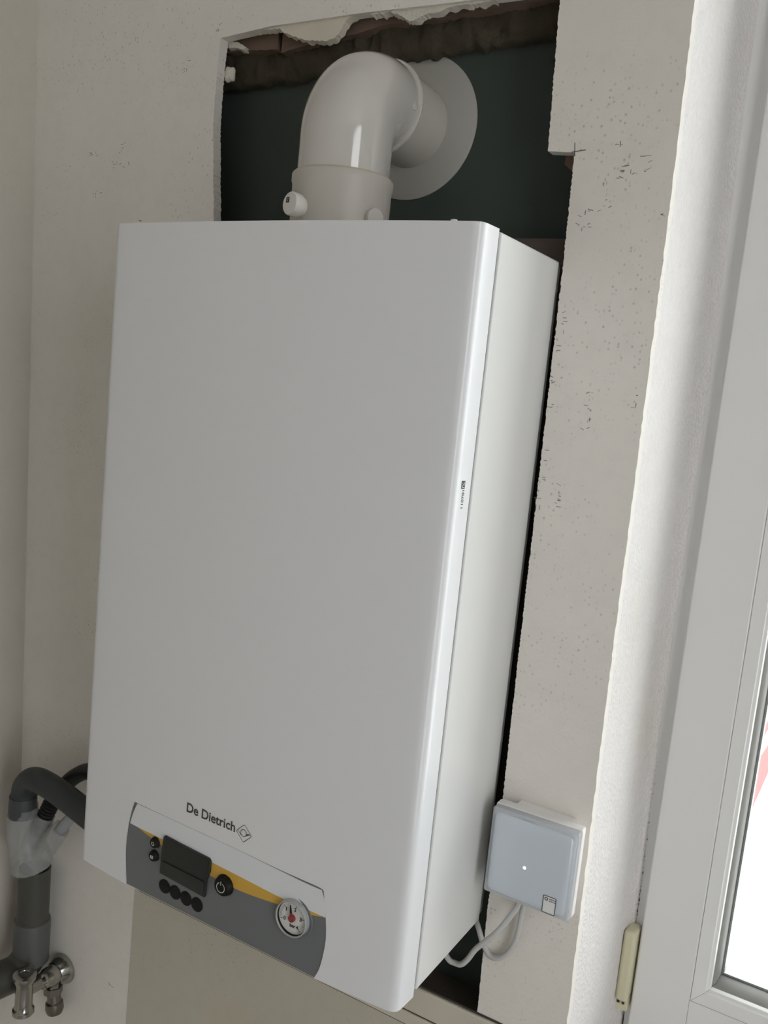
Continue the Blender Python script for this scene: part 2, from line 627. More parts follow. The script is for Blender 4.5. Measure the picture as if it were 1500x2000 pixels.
# pencil lines and scratches on the wall
bm = bmesh.new()
line_flat(bm, [(0.2016, 1.8726), (0.2029, 1.8609)], 0.0008)
line_flat(bm, [(0.2000, 1.8645), (0.2126, 1.8659)], 0.0008)
link_mesh('pencil_cross', remap(bm, lambda x, z: Vector((x, YW - 0.0003, z))), PENCIL, wall_back, smooth=False, recalc=False)
bm = bmesh.new()
for cx, cz, n, sx, sz in ((0.2225, 1.812, 5, 0.010, 0.002), (0.2200, 1.803, 4, 0.006, 0.006), (0.2165, 1.798, 3, 0.004, 0.004), (0.238, 1.826, 6, 0.006, 0.014),
                          (0.258, 1.853, 12, 0.015, 0.010), (0.255, 1.844, 5, 0.010, 0.004), (0.240, 1.868, 3, 0.006, 0.003),
                          (-0.3806, 1.873, 9, 0.016, 0.006), (-0.380, 1.892, 5, 0.006, 0.012), (-0.4185, 1.841, 5, 0.007, 0.005), (-0.428, 1.890, 6, 0.012, 0.003),
                          (-0.2805, 1.983, 4, 0.005, 0.009), (-0.3395, 1.808, 2, 0.006, 0.001), (-0.2362, 2.016, 4, 0.003, 0.008),
                          (0.2105, 1.712, 5, 0.004, 0.010), (0.209, 1.66, 8, 0.003, 0.05), (0.2085, 1.57, 10, 0.003, 0.05), (0.287, 1.64, 3, 0.003, 0.012), (0.2905, 1.803, 2, 0.002, 0.008),
                          (0.229, 1.555, 7, 0.003, 0.016), (0.245, 1.62, 10, 0.004, 0.03), (-0.26, 0.89, 5, 0.008, 0.006), (-0.31, 0.80, 4, 0.006, 0.004)):
    for _ in range(n):
        x = cx + random.uniform(-sx, sx)
        z = cz + random.uniform(-sz, sz)
        a = random.choice((0, 0, PI / 2, 0.5, -0.4))
        l = random.uniform(0.0006, 0.0024)
        line_flat(bm, [(x - l * math.cos(a), z - l * math.sin(a)), (x + l * math.cos(a), z + l * math.sin(a))], random.uniform(0.0004, 0.0008))
link_mesh('scratches', remap(bm, lambda x, z: Vector((x, YW - 0.0002, z))), mat('scratch_grey', (0.22, 0.20, 0.175), 0.9), wall_back, smooth=False, recalc=False)

# wall surface below the rails: a slightly proud, yellower board
board = [(-0.2797, 0.0), (0.300, 0.0), (0.300, 0.9555), (-0.2780, 0.9535)]
link_mesh('wall_back_board', plate_bm(board, [], (0.1, 0.1), lambda s, z, d: (s, YW - 0.0008 + d, z), 0.0008), WALL_P, wall_back, smooth=False)

# two horizontal mouldings under the opening
for nm, z0, z1, prof in (
        ('trim_1', 0.9735, 1.0035, 0.0045), ('trim_2', 0.9555, 0.9705, 0.0035)):
    o = box(nm, -0.27, 0.302, YW - prof, YW + 0.0005, z0, z1, RAILM, bevel=0.0016)
    structure(o)
o = box('trim_3', -0.27, 0.302, YW - 0.0009, YW - 0.0001, 0.9535, 1.0055, DIRT)
structure(o)

# left wall
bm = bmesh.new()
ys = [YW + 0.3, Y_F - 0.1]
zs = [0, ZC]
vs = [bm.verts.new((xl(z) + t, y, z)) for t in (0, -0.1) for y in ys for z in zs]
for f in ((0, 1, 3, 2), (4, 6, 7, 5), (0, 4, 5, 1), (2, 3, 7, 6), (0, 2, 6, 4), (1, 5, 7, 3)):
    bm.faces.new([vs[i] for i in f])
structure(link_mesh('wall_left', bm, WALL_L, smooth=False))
structure(box('floor', -0.7, X_R + 0.1, Y_F - 0.1, 0.55, -0.1, 0.0, FLOOR))
structure(box('ceiling', -0.75, X_R + 0.1, Y_F - 0.1, 0.55, ZC, ZC + 0.1, ROOMW))
SY0, SY1, SZA, SZB_ = -1.48, -0.62, 0.22, 2.54      # opening of the added side window, unseen right of the view
bm = bmesh.new()
bm_box(bm, X_R, X_R + 0.1, SY1, 0.55, 0.0, ZC)
bm_box(bm, X_R, X_R + 0.1, Y_F - 0.1, SY0, 0.0, ZC)
bm_box(bm, X_R, X_R + 0.1, SY0, SY1, 0.0, SZA)
bm_box(bm, X_R, X_R + 0.1, SY0, SY1, SZB_, ZC)
structure(link_mesh('wall_right', bm, ROOMW, smooth=False))
structure(box('wall_front', -0.75, X_R + 0.1, Y_F - 0.1, Y_F, 0.0, ZC, ROOMW))
# back wall right of and around the window (masonry behind the lining)
bm = bmesh.new()
bm_box(bm, -0.75, 0.276, YB + 0.0125, 0.49, 0, ZC)
bm_box(bm, 1.69, X_R + 0.1, YW, 0.49, 0, ZC)
bm_box(bm, 0.276, 1.69, YW, 0.49, 0, 0.84)
bm_box(bm, 0.276, 1.69, YW, 0.49, 2.42, ZC)
structure(link_mesh('wall_masonry', bm, ROOMW, smooth=False))

# reveal: woven wallpaper, curving softly towards the window frame
prof = catmull([(0.0, YW + 0.0005), (-0.0012, 0.215), (-0.0022, 0.27), (-0.0022, 0.32), (-0.0010, 0.360), (0.0030, 0.387), (0.0100, 0.402)], 6)
bm = bmesh.new()
zz = [0.84 + (2.42 - 0.84) * k / 60 for k in range(61)]


def xrev(z):
    pts = [(0.0, 0.306), (0.80, 0.306), (1.036, 0.3038), (1.3513, 0.2990), (1.546, 0.2975), (1.80, 0.2950), (1.9842, 0.2920), (2.62, 0.290)]
    for (a, xa), (b, xb) in zip(pts[:-1], pts[1:]):
        if a <= z <= b:
            return xa + (xb - xa) * (z - a) / (b - a)


rows = [[bm.verts.new((xrev(z) - 0.0006 + p.x + 0.0008 * math.sin(z * 9 + p.y * 30) * (p.y - YW) * 5, p.y, z)) for p in prof] for z in zz]
back = [[bm.verts.new((0.268, p.y, z)) for p in (prof[0], prof[-1])] for z in zz]
for a, b in zip(rows[:-1], rows[1:]):
    for k in range(len(prof) - 1):
        bm.faces.new([a[k], a[k + 1], b[k + 1], b[k]])
for a, b, ra, rb in zip(back[:-1], back[1:], rows[:-1], rows[1:]):
    bm.faces.new([a[0], b[0], rb[0], ra[0]])
    bm.faces.new([a[1], ra[-1], rb[-1], b[1]])
structure(link_mesh('wall_reveal', bm, REVEAL, angle=60), 'bright white woven wallpaper reveal beside the window')

# inside of the opening
wall_recess = box('wall_recess', -0.50, 0.275, YB, YB + 0.012, 0.86, 2.35, GREEN)
structure(wall_recess, 'dark green moisture resistant board at the back of the opening')
for x0, x1, dz, in ((-0.30, -0.1655, 0.0), (-0.1600, 0.19, 0.003)):
    lo = [(-0.30, 2.000), (-0.2199, 1.9990), (-0.1655, 1.9955)] if x0 < -0.2 else [(-0.1600, 1.9915), (-0.1052, 1.9990), (-0.0658, 2.0010), (-0.0283, 2.0062), (0.0263, 2.0056), (0.0828, 2.0088), (0.1568, 2.0098), (0.19, 2.0110)]
    pl = densify(lo + [(x1, 2.06), (x0, 2.06)], 0.004, jagf=lambda i: 0.0006 if i < len(lo) - 1 else 0.0)
    link_mesh('batten', plate_bm(pl, [], (0.02, 0.02), lambda s, z, d: (s, 0.190 + d, z), 0.018), CLAY, wall_recess, angle=25)
link_mesh('batten', plate_bm(densify([(0.188, 1.8585), (0.196, 1.8520), (0.212, 1.8485), (0.26, 1.8480), (0.26, 1.8760), (0.188, 1.8760)], 0.004, 0.0005), [], None, lambda s, z, d: (s, 0.186 + d, z), 0.02), CLAY, wall_recess, angle=25)
box('mounting_plank', -0.195, 0.262, 0.1925, YB + 0.001, 1.700, 1.7920, PLANK, wall_recess, bevel=0.001)
lathe('screw_head', [(0, -0.003), (0.003, -0.0025), (0.0045, 0.0), (0.0045, 0.004)], (0.1540, YB - 0.002, 1.9675), (0, 1, 0), GASKET, wall_recess, seg=16)
box('bottom_plate', -0.20, 0.285, 0.186, YB, 0.94, 0.990, PLANK, wall_recess)

# mineral wool stuffed along the top
bm = bmesh.new()
nx, nz, ny = 150, 18, 6
x0, x1 = -0.265, 0.185


def wz(x):
    pts = [(-0.27, 1.9640), (-0.19, 1.9670), (-0.14, 1.9690), (-0.05, 1.9760), (0.0338, 1.9795), (0.085, 1.9820), (0.19, 1.9840)]
    for (a, za), (b, zb) in zip(pts[:-1], pts[1:]):
        if a <= x <= b:
            return za + (zb - za) * (x - a) / (b - a)
    return pts[-1][1]


from mathutils import noise as mn
grid = []
for i in range(nx + 1):
    x = x0 + (x1 - x0) * i / nx
    row = []
    for k in range(nz + 1):
        t = k / nz
        ang = t * PI
        zl = wz(x) + 0.0045 * mn.fractal(Vector((x * 70, 3, 0)), 0.7, 2.2, 4)
        zc, rz = (zl + 2.055) / 2, (2.055 - zl) / 2
        yc, ry = YB + 0.001, 0.022
        n = mn.fractal(Vector((x * 60, t * 5, 1.3)), 0.8, 2.1, 5)
        row.append(bm.verts.new((x, yc - ry * math.sin(ang) ** 0.5 * (1 + 0.33 * n) , zc - rz * math.cos(ang))))
    grid.append(row)
for i in range(nx):
    for k in range(nz):
        bm.faces.new([grid[i][k], grid[i + 1][k], grid[i + 1][k + 1], grid[i][k + 1]])
wool = link_mesh('mineral_wool', bm, WOOL, angle=180)
wool['kind'] = 'stuff'
wool['label'] = 'dark brown mineral wool stuffed along the top of the opening'
wool['category'] = 'insulation'

# ------------------------------------------------------------------ window
win = bpy.data.objects.new('window_1', None)
COL.objects.link(win)
win.location = (0.99, 0.42, 0.84)
structure(win, 'white plastic window with a cream hinge cover at its lower left corner')
FX0, FX1, FZ0, FZ1 = 0.286, 1.705, 0.835, 2.425


def bar_frame(name, x0, x1, z0, z1, wd, y0, y1, m, parent, bevel, prof=None):
    """four mitred bars; prof: list of (inset, y) across the bar's face"""
    prof = prof or [(0, y1), (0, y0), (wd, y0), (wd, y1)]
    corners = lambda i: [(x0 + i, z0 + i), (x1 - i, z0 + i), (x1 - i, z1 - i), (x0 + i, z1 - i)]
    nms = (name[1], name[0], name[1], name[0])
    for s in range(4):
        b = bmesh.new()
        ra, rb = [], []
        for i, y in prof:
            c = corners(i)
            a_, b_ = c[s], c[(s + 1) % 4]
            g = 0.00025
            dx, dz = (g, 0) if s in (0,) else (-g, 0) if s == 2 else (0, g) if s == 1 else (0, -g)
            ra.append(b.verts.new((a_[0] + dx, y, a_[1] + dz)))
            rb.append(b.verts.new((b_[0] - dx, y, b_[1] - dz)))
        n = len(prof)
        for k in range(n):
            b.faces.new([ra[k], rb[k], rb[(k + 1) % n], ra[(k + 1) % n]])
        b.faces.new(ra)
        b.faces.new(list(reversed(rb)))
        link_mesh(nms[s], b, m, parent, bevel=bevel, angle=40)


bar_frame(('frame_jamb', 'frame_rail'), FX0, FX1, FZ0, FZ1, 0.052, 0.400, 0.470, UPVC, win, 0.0012)
SPACERM = mat('spacer_aluminium', (0.50, 0.52, 0.52), 0.35, metal=0.6)
SZ0, SZ1 = 0.872, 2.388
for SX0, SX1 in ((0.3225, 0.988), (1.002, 1.6685)):
    bar_frame(('sash_stile', 'sash_rail'), SX0, SX1, SZ0, SZ1, 0, 0, 0, UPVC, win, 0.0012,
              prof=[(0.0, 0.452), (0.0, 0.3868), (0.0015, 0.385), (0.0635, 0.385), (0.0642, 0.3866), (0.0642, 0.452)])
    # glazing bead slopes back to the pane, its lower run is deeper
    BX0, BX1, BZ0, BZ1 = SX0 + 0.0645, SX1 - 0.0645, 0.9725, SZ1 - 0.0645
    box('sash_rail_lower_web', SX0 + 0.0642, SX1 - 0.0642, 0.3851, 0.452, SZ0 + 0.0640, BZ0 - 0.0004, UPVC, win)
    bar_frame(('glazing_bead', 'glazing_bead'), BX0, BX1, BZ0, BZ1, 0, 0, 0, UPVC, win, 0.0,
              prof=[(0, 0.44), (0, 0.3856), (0.0005, 0.3852), (0.0140, 0.3885), (0.0150, 0.3905), (0.0180, 0.3920), (0.0190, 0.3945), (0.0190, 0.44)])
    bar_frame(('gasket', 'gasket'), BX0 + 0.0190, BX1 - 0.0190, BZ0 + 0.0190, BZ1 - 0.0190, 0, 0, 0, SPACER, win, 0.0,
              prof=[(0, 0.44), (0, 0.3975), (0.0035, 0.4010), (0.0060, 0.4180), (0.0060, 0.44)])
    bar_frame(('glazing_spacer', 'glazing_spacer'), BX0 + 0.0192, BX1 - 0.0192, BZ0 + 0.0192, BZ1 - 0.0192, 0, 0, 0, SPACERM, win, 0.0,
              prof=[(0.0062, 0.436), (0.0062, 0.4200), (0.0085, 0.4200), (0.0085, 0.436)])
    box('pane', BX0 + 0.012, BX1 - 0.012, 0.4160, 0.4195, BZ0 + 0.012, BZ1 - 0.012, GLASS, win)
    box('pane', BX0 + 0.012, BX1 - 0.012, 0.4365, 0.4400, BZ0 + 0.012, BZ1 - 0.012, GLASS, win)
box('frame_mullion', 0.955, 1.035, 0.4005, 0.47, FZ0 + 0.0525, FZ1 - 0.0525, UPVC, win)
# hinge with its cream cover
bm = bmesh.new()
bm_box(bm, 0.3055, 0.3200, 0.372, 0.3985, 0.9440, 1.0335)
hinge = link_mesh('hinge_cover', bm, CREAM, win, bevel=0.004, segs=3)
box('hinge_plate', 0.3040, 0.3200, 0.380, 0.3995, 0.9290, 0.9435, CREAM, hinge, bevel=0.001)
for dx in (0.0, 0.0058):
    box('screw_hole', 0.3075 + dx, 0.3105 + dx, 0.3792, 0.3800, 0.9375, 0.9425, GASKET, hinge)
# dirty joint between the reveal and the frame
bm = bmesh.new()
for k in range(110):
    z = 0.895 + 0.36 * (k / 110) ** 2.0 + random.uniform(-0.004, 0.004)
    bmesh.ops.create_icosphere(bm, subdivisions=1, radius=random.uniform(0.0003, 0.0011) * (1.3 - k / 110),
                               matrix=Matrix.Translation((xrev(z) + 0.0088 + random.uniform(-0.0006, 0.0006), 0.3992, z)) @ Matrix.Diagonal((0.8, 0.8, random.uniform(1.5, 6), 1)))
gr = link_mesh('joint_grime', bm, DIRT, win)
gr['kind'] = 'stuff'

# unseen side window, added and shaped to light the room and the flue elbow
sw = bpy.data.objects.new('window_added', None)
COL.objects.link(sw)
sw.location = (X_R + 0.05, (SY0 + SY1) / 2, SZA)
structure(sw, 'unseen white window added in the right wall for its light')
for nm, a in (('frame_jamb', (SY0, SY0 + 0.03, SZA, SZB_)), ('frame_jamb', (SY1 - 0.03, SY1, SZA, SZB_)),
              ('frame_rail', (SY0 + 0.03, SY1 - 0.03, SZA, SZA + 0.03)), ('frame_rail', (SY0 + 0.03, SY1 - 0.03, SZB_ - 0.03, SZB_))):
    box(nm, X_R + 0.03, X_R + 0.08, a[0], a[1], a[2], a[3], UPVC, sw)
box('pane', X_R + 0.053, X_R + 0.057, SY0 + 0.02, SY1 - 0.02, SZA + 0.02, SZB_ - 0.02, GLASS, sw)

# outside
gnd = structure(box('ground', -60, 60, -60, 60, -3.2, -3.0, GROUND), 'pale sunlit ground outside the window')


def slab(name, pts):
    b = bmesh.new()
    lo = [b.verts.new((x, y, -3.0)) for x, y in pts]
    hi = [b.verts.new((x, y, -2.985)) for x, y in pts]
    b.faces.new(hi)
    b.faces.new(list(reversed(lo)))
    for i in range(len(pts)):
        j = (i + 1) % len(pts)
        b.faces.new([lo[i], lo[j], hi[j], hi[i]])
    return link_mesh(name, b, REDGROUND, gnd, smooth=False)


slab('ground_band', [(-0.7254, 14.53), (-0.6951, 12.97), (-0.6856, 13.05), (-0.6660, 14.06), (-0.5909, 16.12), (-0.6553, 16.73)])
slab('ground_band', [(-0.5719, 13.31), (-0.6280, 12.05), (-0.4337, 10.10), (-0.4367, 11.05), (-0.4286, 12.17), (-0.3994, 14.32), (-0.4776, 15.06)])

# ------------------------------------------------------------------ boiler
ZB, ZT = 1.100, 1.7686
Q0, BUL = 0.1948, 0.008


def F(x):
    return -BUL * (1 - (x / Q0) ** 2)


# cross-section of the front cover as a polyline in arc length
half = [(x, F(x)) for x in [0.0, 0.03, 0.06, 0.09, 0.12, 0.15, 0.175, 0.1895]]
c0, c1, c2 = Vector((0.1895, F(0.1895))), Vector((0.1990, F(0.1990) + 0.0002)), Vector((0.1990, 0.0100))
for k in range(1, 9):
    t = k / 8
    p = c0 * (1 - t) ** 2 + c1 * 2 * t * (1 - t) + c2 * t * t
    half.append((p.x, p.y))
half.append((0.2000, 0.0296))
SL = [0.0]
for a, b in zip(half[:-1], half[1:]):
    SL.append(SL[-1] + math.hypot(b[0] - a[0], b[1] - a[1]))
SMAX = SL[-1]


def prof_at(s):
    sg, s = (1 if s >= 0 else -1), min(abs(s), SMAX)
    for i in range(len(SL) - 1):
        if s <= SL[i + 1] + 1e-9:
            t = (s - SL[i]) / (SL[i + 1] - SL[i])
            x = half[i][0] + (half[i + 1][0] - half[i][0]) * t
            y = half[i][1] + (half[i + 1][1] - half[i][1]) * t
            d = Vector((half[i + 1][0] - half[i][0], half[i + 1][1] - half[i][1])).normalized()
            n = Vector((-d.y, d.x))  # inward
            return sg * x, y, sg * n.x, n.y
    return sg * half[-1][0], half[-1][1], -sg, 0


def fcover(s, z, d):
    x, y, nx_, ny_ = prof_at(s)
    return (x + nx_ * d, y + ny_ * d, z)


boiler = thing('wall_boiler', 'large white wall hung gas boiler with a grey control strip at the bottom', 'boiler', (0, 0.1, ZB))
# control strip outline
def bez(pts, n=8):
    return [(p.x, p.y) for p in catmull([Vector((a, b, 0)) for a, b in pts], n)]


left_e = bez([(-0.1234, ZB), (-0.1255, 1.1140), (-0.1272, 1.1300), (-0.1276, 1.1440), (-0.1257, 1.1650), (-0.1220, 1.1830), (-0.1188, 1.1928)], 4)
right_e = bez([(0.1155, ZB), (0.1205, 1.1127), (0.1236, 1.1341), (0.1236, 1.1480), (0.1216, 1.1632), (0.1172, 1.1862)], 4)
top_e = bez([(-0.1188, 1.1928), (-0.0687, 1.1930), (-0.0210, 1.1926), (0.0236, 1.1916), (0.0703, 1.1894), (0.1110, 1.1880), (0.1172, 1.1862)], 4)
notch = left_e[:-1] + top_e[:-1] + list(reversed(right_e))
outl = [(-SMAX, ZB)] + notch + [(SMAX, ZB)] + [(SMAX, z) for z in (1.2, 1.3, 1.4, 1.5, 1.6, 1.7, ZT)] + \
       [(s, ZT) for s in [SL[i] for i in range(len(SL) - 2, 0, -1)]] + [(0, ZT)] + [(-s, ZT) for s in SL[1:-1]] + [(-SMAX, z) for z in (ZT, 1.7, 1.6, 1.5, 1.4, 1.3, 1.2)]


def cover_bm():
    # grid columns follow the section so the rounded corner stays smooth
    verts, edges = [Vector(p) for p in outl], [(i, (i + 1) % len(outl)) for i in range(len(outl))]
    cols = sorted(set([round(s, 6) for s in SL[1:-1]] + [round(-s, 6) for s in SL[1:-1]] + [0.0]))
    for s in cols:
        for k in range(1, 34):
            z = ZB + (ZT - ZB) * k / 34
            if inside((s, z), outl) and not (abs(s) < 0.131 and z < 1.197):
                verts.append(Vector((s, z)))
    # the bottom edge of the corner also needs the section points
    v2, e2, f2, *_ = delaunay_2d_cdt(verts + [Vector((sg * s, ZB)) for s in SL if s > 0.14 for sg in (1, -1)], edges, [], 0, 1e-7)
    b = bmesh.new()
    fr = [b.verts.new(fcover(v.x, v.y, 0)) for v in v2]
    bk = [b.verts.new(fcover(v.x, v.y, 0.0014)) for v in v2]
    cnt = set()
    for f in f2:
        c = sum((v2[i] for i in f), Vector((0, 0))) / len(f)
        if not inside(c, outl):
            continue
        b.faces.new([fr[i] for i in f])
        b.faces.new([bk[i] for i in reversed(f)])
        for i in range(len(f)):
            cnt.add((f[i], f[(i + 1) % len(f)]))
    for (a, c) in cnt:
        if (c, a) not in cnt:
            b.faces.new([fr[c], fr[a], bk[a], bk[c]])
    bmesh.ops.delete(b, geom=[v for v in b.verts if not v.link_faces], context='VERTS')
    # top of the cover
    def tp(d, z):
        return [b.verts.new((x, y, z)) for x, y in d]
    ring = [prof_at(s)[:2] for s in [-q for q in reversed(SL[1:])] + SL]
    ring = [(x * 0.9965, y + 0.0012) for x, y in ring]
    t1 = tp(ring, ZT - 0.0006)
    t0 = tp(ring, ZT - 0.0030)
    b.faces.new(t1)
    b.faces.new(list(reversed(t0)))
    n = len(ring)
    for i in range(n):
        b.faces.new([t0[i], t0[(i + 1) % n], t1[(i + 1) % n], t1[i]])
    return b


cover = link_mesh('front_cover', cover_bm(), ENAMEL, boiler, angle=40)
box('casing', -0.1992, 0.1992, 0.0360, 0.1745, ZB + 0.002, ZT - 0.001, CASING, boiler, bevel=0.0018)
box('rear_frame', -0.1965, 0.1965, 0.1752, 0.1868, ZB + 0.004, ZT - 0.002, CASING, boiler, bevel=0.0012)
box('seam_gasket', -0.1974, 0.1974, 0.0304, 0.0370, ZB + 0.006, ZT - 0.006, GASKET, boiler)
box('hanging_bracket', -0.15, 0.15, 0.1866, 0.1930, 1.70, 1.745, GASKET, boiler)
lathe('top_pin', [(0, 0.0030), (0.0026, 0.0024), (0.0032, 0), (0.0032, -0.003)], (0.1722, 0.0035, ZT - 0.0006), (0, 0, 1), CASING, boiler, seg=16)

# printed lettering and emblem on the cover
bm = fit_text('De Dietrich', -0.0461, 0.0152, 0.0094, bold=0.022)
bm2 = bmesh.new()
link_mesh('lettering', remap(bm, lambda x, z: Vector((x, F(x) - 0.00025, 1.2080 + z))), INK, cover, smooth=False, recalc=False)
bm = bmesh.new()
cx, cz, hd = 0.0258, 1.2101, 0.0087
rd = []
for k in range(4):
    a = PI / 2 * k
    c = Vector((math.cos(a), math.sin(a))) * (hd - 0.0014)
    for t in (-0.7, -0.35, 0, 0.35, 0.7):
        rd.append((cx + c.x + 0.0012 * math.cos(a + t), cz + c.y + 0.0012 * math.sin(a + t)))
line_flat(bm, rd, 0.0005, closed=True)
ring_flat(bm, cx - 0.0004, cz + 0.0003, 0.0030, 0.0036)
line_flat(bm, [(cx - 0.0072, cz + 0.0012), (cx - 0.0030, cz - 0.0026)], 0.0005)
poly_flat(bm, [(cx + 0.0028, cz + 0.0002), (cx + 0.0052, cz + 0.0012), (cx + 0.0078, cz + 0.0008), (cx + 0.0048, cz - 0.0006), (cx + 0.0018, cz - 0.0026)])
link_mesh('emblem', remap(bm, lambda x, z: Vector((x, F(x) - 0.00025, z))), INK, cover, smooth=False, recalc=False)
# small date stamp on the edge of the cover, reading upwards
bm = fit_text('110701', 0.0, 0.0150, 0.0034, bold=0.015)


def xface(y):
    return 0.1990 + (y - 0.0100) / 0.0196 * 0.0010 + 0.0002


link_mesh('date_stamp', remap(bm, lambda x, h: Vector((xface(0.0190 - h), 0.0190 - h, 1.5444 + x))), INKB, cover, smooth=False, recalc=False)
bm = bmesh.new()
poly_flat(bm, [(0, 0), (0.0066, 0), (0.0066, 0.0058), (0, 0.0058)])
st = link_mesh('stamp_mark', remap(bm, lambda x, h: Vector((xface(0.0190 - h), 0.0190 - h, 1.5605 + x))), INKB, cover, smooth=False, recalc=False)
bm = bmesh.new()
line_flat(bm, [(0.0012, 0.0012), (0.0012, 0.0044), (0.0028, 0.0046), (0.0032, 0.0028), (0.0050, 0.0048)], 0.0005)
line_flat(bm, [(0.0030, 0.0012), (0.0048, 0.0012), (0.0054, 0.0024)], 0.0005)
link_mesh('stamp_lines', remap(bm, lambda x, h: Vector((xface(0.0190 - h) + 0.0001, 0.0190 - h, 1.5605 + x))), ICON, cover, smooth=False, recalc=False)

# control strip
gap = 0.0006


def shrink(poly, g):
    out = []
    n = len(poly)
    for i in range(n):
        a, b, c = Vector(poly[i - 1]), Vector(poly[i]), Vector(poly[(i + 1) % n])
        d = (c - a).normalized()
        nrm = Vector((-d.y, d.x))
        out.append(tuple(b + nrm * g))
    return out


strip_o = left_e[:-1] + top_e[:-1] + list(reversed(right_e))
strip_o = list(reversed(strip_o))      # counter-clockwise
ar = sum(strip_o[i - 1][0] * strip_o[i][1] - strip_o[i][0] * strip_o[i - 1][1] for i in range(len(strip_o)))
strip_in = shrink(strip_o, gap if ar > 0 else -gap)
strip = link_mesh('control_panel', plate_bm(strip_in, [], (0.012, 0.012), lambda s, z, d: (s, F(s) + 0.0007 + d, max(z, ZB + 0.0004)), 0.004), PANELGREY, boiler, angle=40)
bm = bmesh.new()
link_mesh('panel_backing', plate_bm(strip_o, [], (0.02, 0.02), lambda s, z, d: (s, F(s) + 0.0052 + d, z), 0.002), GASKET, boiler, smooth=False)


def overlay(name, poly, off, th, m, parent, grid=(0.01, 0.01)):
    return link_mesh(name, plate_bm(poly, [], grid, lambda s, z, d: (s, F(s) + off + d, z), th), m, parent, angle=40)


wl = bez([(-0.1229, 1.1680), (-0.1121, 1.1677), (-0.0794, 1.1677), (-0.0161, 1.1678), (0.0260, 1.1662), (0.0710, 1.1632), (0.1114, 1.1622), (0.1212, 1.1618)], 4)
wt = bez([(0.1148, 1.1860), (0.0940, 1.1868), (0.0703, 1.1884), (0.0236, 1.1912), (-0.0210, 1.1922), (-0.0687, 1.1926), (-0.1142, 1.1921)], 4)
wleft = bez([(-0.1142, 1.1921), (-0.1190, 1.1810), (-0.1229, 1.1680)], 3)
overlay('white_band', wl + [(0.1205, 1.1700), (0.1185, 1.1780)] + wt[:-1] + wleft[:-1], 0.0001, 0.0008, BANDWHITE, strip)
yl = bez([(-0.1121, 1.1676), (-0.0952, 1.1639), (-0.0758, 1.1606), (-0.0450, 1.1570), (-0.0134, 1.1539), (0.0087, 1.1524), (0.0335, 1.1524), (0.0689, 1.1552), (0.0971, 1.1574), (0.1115, 1.1598), (0.1175, 1.1612)], 4)
yu = [p for p in reversed(wl) if -0.1121 < p[0] < 0.117]
overlay('yellow_stripe', yl + yu, 0.0003, 0.0006, YELLOW, strip)
# display: raised frame, upper screen, lower flap
dframe = [(-0.0745, 1.1330), (-0.0142, 1.1306), (-0.0136, 1.1478), (-0.0100, 1.1582), (-0.0100, 1.1692), (-0.0122, 1.1715), (-0.0712, 1.1738), (-0.0722, 1.1725), (-0.0735, 1.1585)]
overlay('display_frame', dframe, -0.0022, 0.0030, SCREENFRAME, strip)
overlay('display_screen', [(-0.0700, 1.1484), (-0.0152, 1.1478), (-0.0116, 1.1586), (-0.0118, 1.1686), (-0.0130, 1.1700), (-0.0700, 1.1722)], -0.0026, 0.0006, SCREEN, strip)
link_mesh('display_flap', plate_bm([(-0.0718, 1.1368), (-0.0156, 1.1345), (-0.0156, 1.1470), (-0.0708, 1.1476)], [], (0.01, 0.004), lambda s, z, d: (s, F(s) - 0.0024 - 0.0012 * (z - 1.136) / 0.011 + d, z), 0.0008), mat('flap_grey', (0.026, 0.029, 0.027), 0.4, spec=0.3), strip, angle=40)
for bx_, bz_ in ((-0.0686, 1.1196), (-0.0540, 1.1189), (-0.0392, 1.1183), (-0.0246, 1.1177)):
    lathe('round_button', [(0, -0.0012), (0.0062, -0.0011), (0.0073, -0.0004), (0.0074, 0.003)], (bx_, F(bx_) + 0.0004, bz_), (0, 1, 0), BLACK, strip, seg=28)
for i, (bx_, bz_) in enumerate(((-0.0846, 1.1612), (-0.0850, 1.1468))):
    b_ = lathe('small_button', [(0, -0.0046), (0.0040, -0.0045), (0.0050, -0.0036), (0.0060, 0.0), (0.0060, 0.002)], (bx_, F(bx_) + 0.0006, bz_), (0, 1, 0), BLACK, strip, seg=24)
    bm = bmesh.new()
    if i == 0:
        ring_flat(bm, bx_, bz_, 0.0013, 0.0020, PI * 0.9, PI * 2.1, 14)
        line_flat(bm, [(bx_ - 0.0018, bz_ + 0.0012), (bx_ + 0.0014, bz_ + 0.0012)], 0.0006)
    else:
        line_flat(bm, [(bx_ - 0.0016, bz_ - 0.0014), (bx_ - 0.0016, bz_ + 0.0012), (bx_ + 0.0016, bz_ + 0.0012), (bx_ + 0.0016, bz_ - 0.0014)], 0.0006, closed=True)
        for q in (-0.0005, 0.0004):
            line_flat(bm, [(bx_ - 0.0012, bz_ + q), (bx_ + 0.0012, bz_ + q)], 0.0004)
    link_mesh('button_icon', remap(bm, lambda x, z: Vector((x, F(bx_) - 0.0041, z))), ICON, strip, smooth=False, recalc=False)
px, pz = 0.0078, 1.1512
lathe('power_button', [(0, -0.0062), (0.0078, -0.0060), (0.0092, -0.0048), (0.0106, 0.0), (0.0106, 0.002)], (px, F(px) + 0.0006, pz), (0, 1, 0), BLACK, strip, seg=36)
bm = bmesh.new()
ring_flat(bm, px, pz - 0.0002, 0.0044, 0.0051, PI / 2 + 0.42, PI / 2 + 2 * PI - 0.42, 30)
line_flat(bm, [(px, pz + 0.0024), (px, pz + 0.0060)], 0.0008)
link_mesh('power_symbol', remap(bm, lambda x, z: Vector((x, F(px) - 0.0059, z))), ICON, strip, smooth=False, recalc=False)

